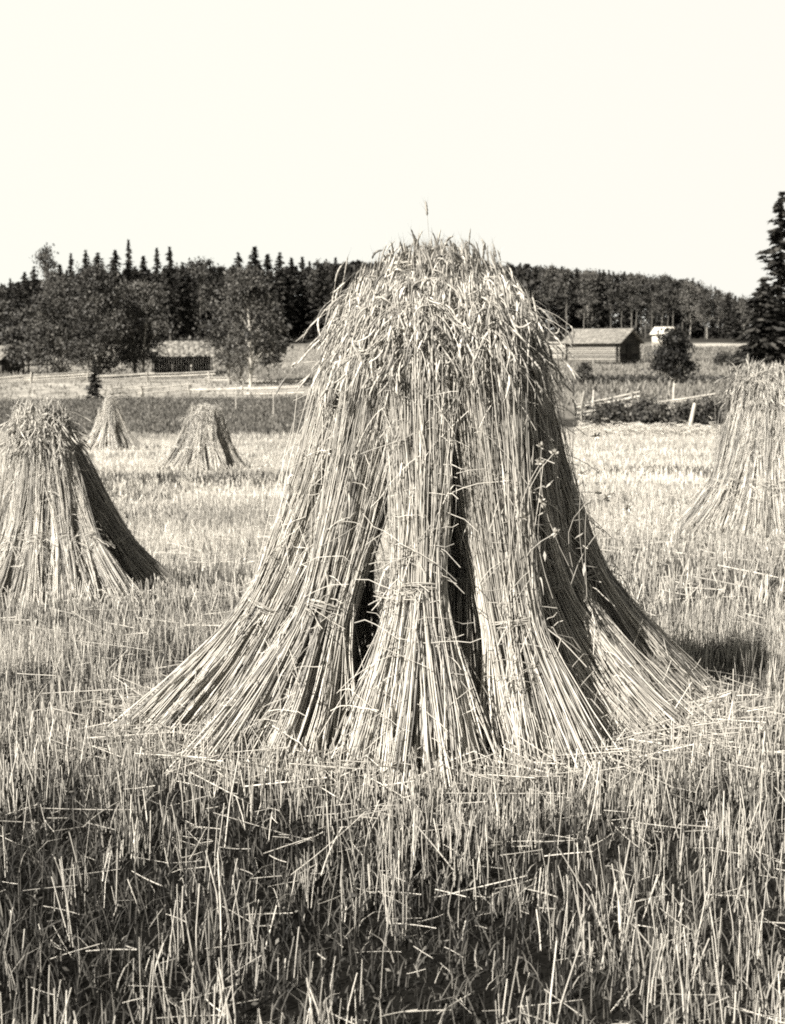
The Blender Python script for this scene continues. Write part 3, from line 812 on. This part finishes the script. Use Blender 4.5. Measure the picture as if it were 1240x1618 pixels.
tag(wood.build('deep_forest', M_NEEDLE), 'dark mass of forest closing the view behind its front trees', 'forest', kind='stuff')

# trees of the left farm
leafy('leafy_tree', 8.3, 4.6, 60, 190, 'bushy broadleaf tree left of the open shed, leftmost of the big clump', 'leafy trees of the left farm', .115, lo=.10, loc=at(105, 126, -.1), tone=(.5, .25), trunk_tone=.2)
leafy('leafy_tree', 9.0, 4.6, 60, 190, 'tallest leafy tree in the big clump, behind the small dark juniper', 'leafy trees of the left farm', .115, lo=.12, loc=at(160, 124, -.1), tone=(.42, .22), trunk_tone=.2)
leafy('leafy_tree', 8.0, 4.2, 56, 190, 'leafy tree at the right of the big clump, pale stems beside the open shed', 'leafy trees of the left farm', .115, lo=.15, loc=at(215, 127, -.1), tone=(.55, .25), trunk_tone=.7, stems_=3)
leafy('birch_tree', 8.6, 3.8, 50, 170, 'birch with a white trunk right of the open shed', 'birches of the left farm', .11, lo=.2, loc=at(393, 112, -.1), tone=(.5, .25), trunk_tone=1.1, trunk_r=.16)
leafy('birch_tree', 7.6, 3.2, 44, 160, 'darker birch standing left of the white trunked one', 'birches of the left farm', .11, lo=.14, loc=at(360, 117, -.1), tone=(.45, .3), trunk_tone=.5, stems_=2)
leafy('birch_tree', 6.2, 2.6, 26, 100, 'low birch right of the white trunked one, near the pale meadow', 'birches of the left farm', .14, lo=.2, loc=at(425, 121, -.1), tone=(.5, .3), trunk_tone=.6)
leafy('leafy_tree', 6.0, 3.4, 30, 110, 'forked dark tree beside the leftmost shed', 'leafy trees of the left farm', .16, lo=.25, loc=at(42, 138, -.1), tone=(.35, .25), trunk_tone=.05, stems_=2)
leafy('leafy_tree', 6.6, 3.6, 30, 110, 'tree behind the leftmost shed at the picture edge', 'leafy trees of the left farm', .16, lo=.25, loc=at(-6, 152, -.1), tone=(.5, .25), trunk_tone=.1)
spruce('juniper_bush', 2.7, .62, 18, 8, 7, 'small dark juniper standing in front of the left rail fence', None, .2, loc=at(151, 103, -.05), lo=.02)['category'] = 'bush'
# right side
spruce('spruce_tree', 15.6, 3.1, 24, 11, 20, 'big black spruce at the right picture edge', None, .58, loc=at(1226, 130, -.1), gap=.25, lo=.06)
spruce('spruce_tree', 8.2, 2.7, 24, 11, 16, 'dense low spruce pressed against the left side of the big black spruce', None, .48, loc=at(1200, 127, -.1), lo=.04)
leafy('round_tree', 3.75, 2.0, 34, 170, 'small round dark tree with thin pale trunk near the right fence', None, .085, lo=.40, loc=at(1065, 76, -.05), tone=(.05, .1), top=-1, trunk_tone=1.0, trunk_r=.09)
GB = 'low bushes of the right ditch'
for px, d, h, w, lb in [(962, 62, .95, 2.0, 'dark low bush in the ditch below the slanting rails, leftmost'),
                        (1008, 64.5, .8, 1.7, 'dark low bush in the ditch behind the pale stone'),
                        (1052, 62, .85, 1.8, 'dark low bush in the ditch below the small round tree'),
                        (1118, 62.5, 1.0, 2.0, 'dark low bush right of the leaning white post'),
                        (1165, 63, .9, 1.9, 'dark low bush half behind the right hand shock')]:
    leafy('bush', h, w, 26, 90, lb, GB, .075, lo=.1, loc=at(px, d, -.05), tone=(.4, .4), trunk_tone=.1, trunk_r=.03, stems_=3, cat='bush')
leafy('bush', 1.5, 1.1, 20, 80, 'dark upright bush standing left in the rough meadow below the grey barn', None, .09, lo=.08, loc=at(921, 108, -.05), tone=(.35, .25), trunk_r=.03, cat='bush')
leafy('bush', 1.3, 2.0, 20, 80, 'dark round bush on the hill slope left of the big spruce', None, .11, lo=.08, loc=at(1142, 146, -.05), tone=(.35, .25), trunk_r=.03, cat='bush')
leafy('bush', 2.0, 3.6, 26, 90, 'low rounded bush behind the ridge of the open shed', None, .16, lo=.1, loc=at(303, 170, -.05), tone=(.5, .3), trunk_r=.05, cat='bush')
hb = Geo()
for i in range(240):
    px = rng.uniform(900, 1190); d = 111 + (px - 900) * .012 + rng.normal(0, 1.0); p = at(px, d)
    m = 26; c_ = p + rng.normal(0, 1, (m, 3)) * [.4, .4, .16] + [0, 0, .2]
    du = unit(rng.normal(size=(m, 3))); dv = unit(np.cross(du, rng.normal(size=(m, 3))))
    hb.quads(c_, du * .12, dv * .08, np.clip(rng.normal(.4, .3, m), 0, 1))
tag(hb.build('ditch_scrub', M_LEAF), 'thin dark line of scrub along the ditch below the grey barn', 'scrub', kind='stuff')

# ------------------------------------------------------------------ buildings
def rot(a):
    return np.array([[math.cos(a), -math.sin(a), 0], [math.sin(a), math.cos(a), 0], [0, 0, 1]])
def logs_wall(G, p0, p1, z0, z1, r, tone_f=lambda: rng.uniform(.25, .8), over=.25):
    n = max(2, int(round((z1 - z0) / (2 * r * .93))))
    d = unit(np.asarray(p1, float) - np.asarray(p0, float))
    for i in range(n):
        z = z0 + r + i * (z1 - z0 - 2 * r) / max(1, n - 1)
        a = np.asarray(p0, float) - d * over * rng.uniform(.7, 1.2); b = np.asarray(p1, float) + d * over * rng.uniform(.7, 1.2)
        G.tubes(np.array([[[a[0], a[1], z], [(a[0] + b[0]) / 2, (a[1] + b[1]) / 2, z + rng.normal(0, .01)], [b[0], b[1], z]]]), r * rng.uniform(.93, 1.05), 8, tone_f())
def roof_slab(G, L, W, ze, zr, ov, th, side, tone_f, rows=14):
    """one slope of overlapping shingle courses; side=-1 front, +1 back"""
    for i in range(rows):
        f0, f1 = i / rows, (i + 1.25) / rows
        f1 = min(f1, 1.0)
        y0 = side * (W / 2 + ov) * (1 - f0); y1 = side * (W / 2 + ov) * (1 - f1)
        sl = (zr - ze) / (W / 2); z0 = zr - abs(y0) * sl; z1 = zr - abs(y1) * sl
        xs = np.linspace(-L / 2, L / 2, 14); xs[1:-1] += rng.normal(0, L / 60, 12)
        for k in range(13):
            lift = th * (1.0 + .3 * rng.uniform()); a, b = xs[k] + .002, xs[k + 1] - .002
            V = np.array([[a, y0, z0 + lift], [b, y0, z0 + lift], [b, y1, z1 + th * .4], [a, y1, z1 + th * .4],
                          [a, y0, z0 - .02], [b, y0, z0 - .02], [b, y1, z1 - .02], [a, y1, z1 - .02]])
            G.add(V, [[0, 1, 2, 3], [4, 7, 6, 5], [0, 4, 5, 1], [1, 5, 6, 2], [2, 6, 7, 3], [3, 7, 4, 0]], None, tone_f())

def log_barn(loc, rz, L, W, ze, zr, label):
    root = empty('log_barn', loc, label, 'barn', None, rz)
    G = Geo()
    logs_wall(G, [-L / 2, -W / 2, 0], [L / 2, -W / 2, 0], 0, ze, .11)
    logs_wall(G, [-L / 2, W / 2, 0], [L / 2, W / 2, 0], 0, ze, .11)
    logs_wall(G, [-L / 2, -W / 2, 0], [-L / 2, W / 2, 0], .1, ze, .11)
    G.build('log_wall', M_LOG, root, True)
    E = Geo(); E2 = Geo()
    logs_wall(E, [L / 2, -W / 2, 0], [L / 2, W / 2, 0], .1, ze, .11, lambda: rng.uniform(.0, .2))  # end wall logs toned dark: the shade of this side is painted in
    for i in range(7):                                            # gable logs get shorter towards the ridge
        z = ze + .1 + i * (zr - ze - .15) / 7; hw = W / 2 * (1 - (z - ze) / (zr - ze))
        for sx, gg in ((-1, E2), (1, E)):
            gg.tubes(np.array([[[sx * L / 2, -hw, z], [sx * L / 2, 0, z], [sx * L / 2, hw, z]]]), .11, 8, rng.uniform(0, .2))  # same painted shade in the gable log tones
    E2.build('gable_wall', M_LOG, root, True)
    E.build('gable_wall', M_LOG, root, True)
    D = Geo(); D.box([L / 2 + .12, -.55, .35], [L / 2 + .18, .45, 1.75], tone=.1)
    for k in range(4): D.box([L / 2 + .18, -.53 + .25 * k, .37], [L / 2 + .20, -.53 + .25 * k + .21, 1.73], tone=.3)
    d = D.build('door', M_DARK, root)
    Hd = Geo(); Hd.box([L / 2 + .2, .28, 1.0], [L / 2 + .26, .33, 1.18], tone=.9); Hd.build('handle', M_DARK, d)
    for s in (-1, 1):
        R = Geo(); roof_slab(R, L + 1.1, W, ze, zr, .45, .06, s, lambda: rng.uniform(.45, 1.0))
        R.build('roof_slope', M_ROOF, root)
    Rg = Geo(); Rg.tubes(np.array([[[-L / 2 - .6, 0, zr + .04], [0, 0, zr + .03], [L / 2 + .6, 0, zr + .04]]]), .09, 6, .7); Rg.build('ridge_pole', M_ROOF, root)
    for px_ in (-L / 2 - .42,):
        Pp = Geo(); Pp.box([px_ - .07, -W / 2 - .25, 0], [px_ + .07, -W / 2 - .11, ze - .1], tone=.1); Pp.build('corner_post', M_LOG, root)
    return root
log_barn(at(950, 150, -.05), math.radians(-37), 5.6, 4.0, 2.1, 3.2, 'grey log barn with shingle roof and dark gable on the right slope')

def shed_open(loc, rz, L, W, ze, zr, label):
    root = empty('open_shed', loc, label, 'shed', None, rz)
    G = Geo()
    for k in range(int(L / .22)):                                    # boarded back and ends
        x0 = -L / 2 + k * .22
        G.box([x0, W / 2 - .05, 0], [x0 + .205, W / 2, ze + .25], tone=rng.uniform(.1, .8))
    for s in (-1, 1):
        for k in range(int(W / .22)):
            y0 = -W / 2 + k * .22; zt = ze + (zr - ze) * (1 - abs(y0 + .1) / (W / 2)) - .05
            G.box([s * L / 2 - .03, y0, 0], [s * L / 2 + .02, y0 + .205, zt], tone=rng.uniform(.1, .8))
    G.build('board_wall', M_DARK, root)
    for k in range(4):
        P = Geo(); x0 = -L / 2 + .15 + k * (L - .3) / 3
        P.box([x0 - .07, -W / 2 + .02, 0], [x0 + .07, -W / 2 + .16, ze], tone=.75 if k == 2 else .1); P.build('post', M_RAIL, root)
    Bm = Geo(); Bm.box([-L / 2, -W / 2 + .0, ze - .02], [L / 2, -W / 2 + .18, ze + .16], tone=.5); Bm.build('beam', M_DARK, root)
    for s in (-1, 1):
        R = Geo(); roof_slab(R, L + .8, W, ze + .2, zr + .1, .5, .09, s, lambda: rng.uniform(.4, 1.0), 10); R.build('roof_slope', M_ROOF, root)
    return root
shed_open(at(290, 136, -.1), math.radians(6), 5.2, 4.0, 1.7, 2.9, 'open fronted dark shed with pale roof between the leafy trees and the birches')
shed_open(at(2, 141, -.05), math.radians(-28), 3.4, 3.2, 1.4, 2.5, 'small shed with a dark opening at the left picture edge')

def pale_house(loc, rz, L, W, ze, zr, label):
    root = empty('pale_hut', loc, label, 'hut', None, rz)
    G = Geo(); G.box([-L / 2, -W / 2, 0], [L / 2, W / 2, ze], tone=.9)
    V = [];
    G.add([[-L / 2, -W / 2, ze], [-L / 2, W / 2, ze], [-L / 2, 0, zr], [L / 2, -W / 2, ze], [L / 2, W / 2, ze], [L / 2, 0, zr]], None, [[0, 2, 1], [3, 4, 5]], .9)
    for k in range(12): G.box([-L / 2 + .1 + k * L / 12, -W / 2 - .03, .05], [-L / 2 + .14 + k * L / 12, -W / 2 - .003, ze - .05], tone=.75)
    G.build('wall', M_PALEWALL, root)
    D = Geo(); D.box([L / 2 + .003, -.4, .05], [L / 2 + .05, .35, 1.4], tone=.5); D.build('door', M_PALEWALL, root)
    for s in (-1, 1):
        R = Geo(); roof_slab(R, L + .5, W, ze, zr, .3, .05, s, lambda: rng.uniform(.75, 1.0), 8); R.build('roof_slope', M_PALEWALL, root)
pale_house(at(1047, 219, -.1), math.radians(-35), 2.7, 2.6, 1.7, 2.6, 'small white hut below the right forest, lit by the sun')

# ------------------------------------------------------------------ fences and posts
def rail_fence(name, pts, label, nrail, hgt, step, tone=(.5, 1.0), slant=0.0, group=None, skip=.0, rr=.05):
    pts = [np.asarray(p, float) for p in pts]
    root = empty(name, pts[0], label, 'fence', group)
    o = pts[0]
    seg = []
    for a, b in zip(pts[:-1], pts[1:]):
        n = max(1, int(np.linalg.norm((b - a)[:2]) / step))
        for i in range(n): seg.append((a + (b - a) * i / n, a + (b - a) * (i + 1) / n))
    for a, b in seg:
        a = a.copy(); b = b.copy(); a[2] = float(height(a[0], a[1])); b[2] = float(height(b[0], b[1]))
        for s in (-1, 1):
            P = Geo(); off = np.array([rng.normal(0, .05), s * .09, 0])
            P.tubes(np.array([[a + off - [0, 0, .1], a + off + [rng.normal(0, .04), 0, hgt * .5], a + off + [rng.normal(0, .07), 0, hgt * rng.uniform(1.0, 1.2)]]]), rr * .8, 5, rng.uniform(*tone))
            P.build('post', M_RAIL, root, True, offset=o)
        for k in range(nrail):
            if rng.uniform() < skip: continue
            z0 = hgt * (.22 + .7 * k / max(1, nrail - 1)) + rng.normal(0, .04)
            ex = (b - a) * .12
            A_ = a - ex + [0, 0, z0 - slant * rng.uniform(.6, 1.2)]; B_ = b + ex + [0, 0, z0 + slant * rng.uniform(.6, 1.2)]
            A_[2] = max(A_[2], a[2] + .06)
            R = Geo(); R.tubes(np.array([[A_, (A_ + B_) / 2 + [0, 0, -.03], B_]]), rr * rng.uniform(.8, 1.15), 5, rng.uniform(*tone)); R.build('rail', M_RAIL, root, True, offset=o)
    return root
rail_fence('rail_fence', [at(150, 104), at(300, 106), at(470, 103)], 'pale split rail fence along the far edge of the dark field', 4, .62, 2.9, (.45, 1.0), .12, rr=.05, skip=.25)
rail_fence('rail_fence', [at(-40, 117), at(140, 119), at(330, 118), at(470, 113)], 'second rail fence higher up, in front of the leafy trees and birch trunk', 4, .75, 3.2, (.4, 1.0), .14, rr=.05, skip=.25)
rail_fence('slanting_fence', [at(918, 66), at(1000, 65.4), at(1150, 66.5)], 'old slanting rail fence with fallen rails over the right ditch', 5, 1.1, 2.4, (.4, .95), .30, skip=.15, rr=.045)
rail_fence('low_fence', [at(862, 152), at(896, 151)], 'low log rail fence joining the left end of the grey barn', 7, 1.9, 2.1, (.35, .75), 0, rr=.12)
def pole(px, d, h, lean, r, label, group=None, tone=.9):
    p = at(px, d, -.05)
    G = Geo()
    zz = np.linspace(0, 1, 4)
    G.tubes(np.stack([p[0] + lean * zz, p[1] + 0 * zz, p[2] + h * zz], -1)[None], np.array([[1.1, 1.0, .95, .8]]) * r, 6, tone)
    o = G.build('pole', M_RAIL, None, True, offset=p); o.location = tuple(float(v) for v in p)
    tag(o, label, 'pole', group)
pole(1088, 60.5, 1.15, .22, .085, 'leaning white post in front of the dark ditch bushes')
pole(934, 64, 1.5, .08, .05, 'thin pole at the left end of the slanting fence')
pole(373, 84, 1.5, .02, .025, 'thin pale pole standing in the dark field below the birch trunk', 'poles in the dark field', 1.0)
pole(432, 76, 1.6, .02, .025, 'thin pale pole standing in the dark field near the big shock', 'poles in the dark field', 1.0)

def rock(px, d, r, label, group=None):
    p = at(px, d)
    n1, n2 = 9, 14
    th = np.linspace(0.02, math.pi * .62, n1); ph = np.linspace(0, 2 * math.pi, n2, endpoint=False)
    T_, P_ = np.meshgrid(th, ph, indexing='ij')
    k = 1 + .28 * (fbm(3 * np.cos(P_) + px, 3 * T_ + 2 * np.sin(P_), 4) - .5) * 2
    V = np.stack([r * 1.3 * k * np.sin(T_) * np.cos(P_), r * k * np.sin(T_) * np.sin(P_), r * .8 * k * np.cos(T_)], -1)
    idx = np.arange(n1 * n2).reshape(n1, n2); nx_ = np.roll(idx, -1, 1)
    G = Geo(); G.add(V, np.stack([idx[:-1], idx[1:], nx_[1:], nx_[:-1]], -1).reshape(-1, 4), [[idx[0, i], idx[0, i + 1], idx[0, 0]] for i in range(1, n2 - 1)], .8)
    o = G.build('boulder', M_STONE, None, True); o.location = tuple(float(v) for v in p)
    tag(o, label, 'rock', group)
rock(1006, 61.2, .36, 'pale boulder lying before the ditch bushes under the slanting rails')
rock(322, 108.5, .42, 'pale lump of stone between the rail fences before the open shed')
rock(345, 109.5, .3, 'smaller pale stone right of the lump before the open shed')

# heap of pale mown grass along the field edge, right
hp = Geo()
x = rng.uniform(X(915, 57), X(1150, 57), 5200); y = 57.2 + rng.normal(0, .45, len(x)) - (x - 9) * .1
n = len(x); a = rng.uniform(0, 2 * math.pi, n); l = rng.uniform(.1, .35, n); t = np.linspace(-.5, .5, 3)[None]
z = height(x, y) + np.abs(rng.normal(0, .16, n))
hp.tubes(np.stack([x[:, None] + np.cos(a)[:, None] * l[:, None] * t, y[:, None] + np.sin(a)[:, None] * l[:, None] * t, z[:, None] + rng.normal(0, .05, n)[:, None] * t], -1), .011, 3, np.clip(rng.normal(.85, .15, n), 0, 1))
tag(hp.build('straw_windrow', M_STUB), 'low pale row of raked straw along the right field edge', 'straw', kind='stuff')
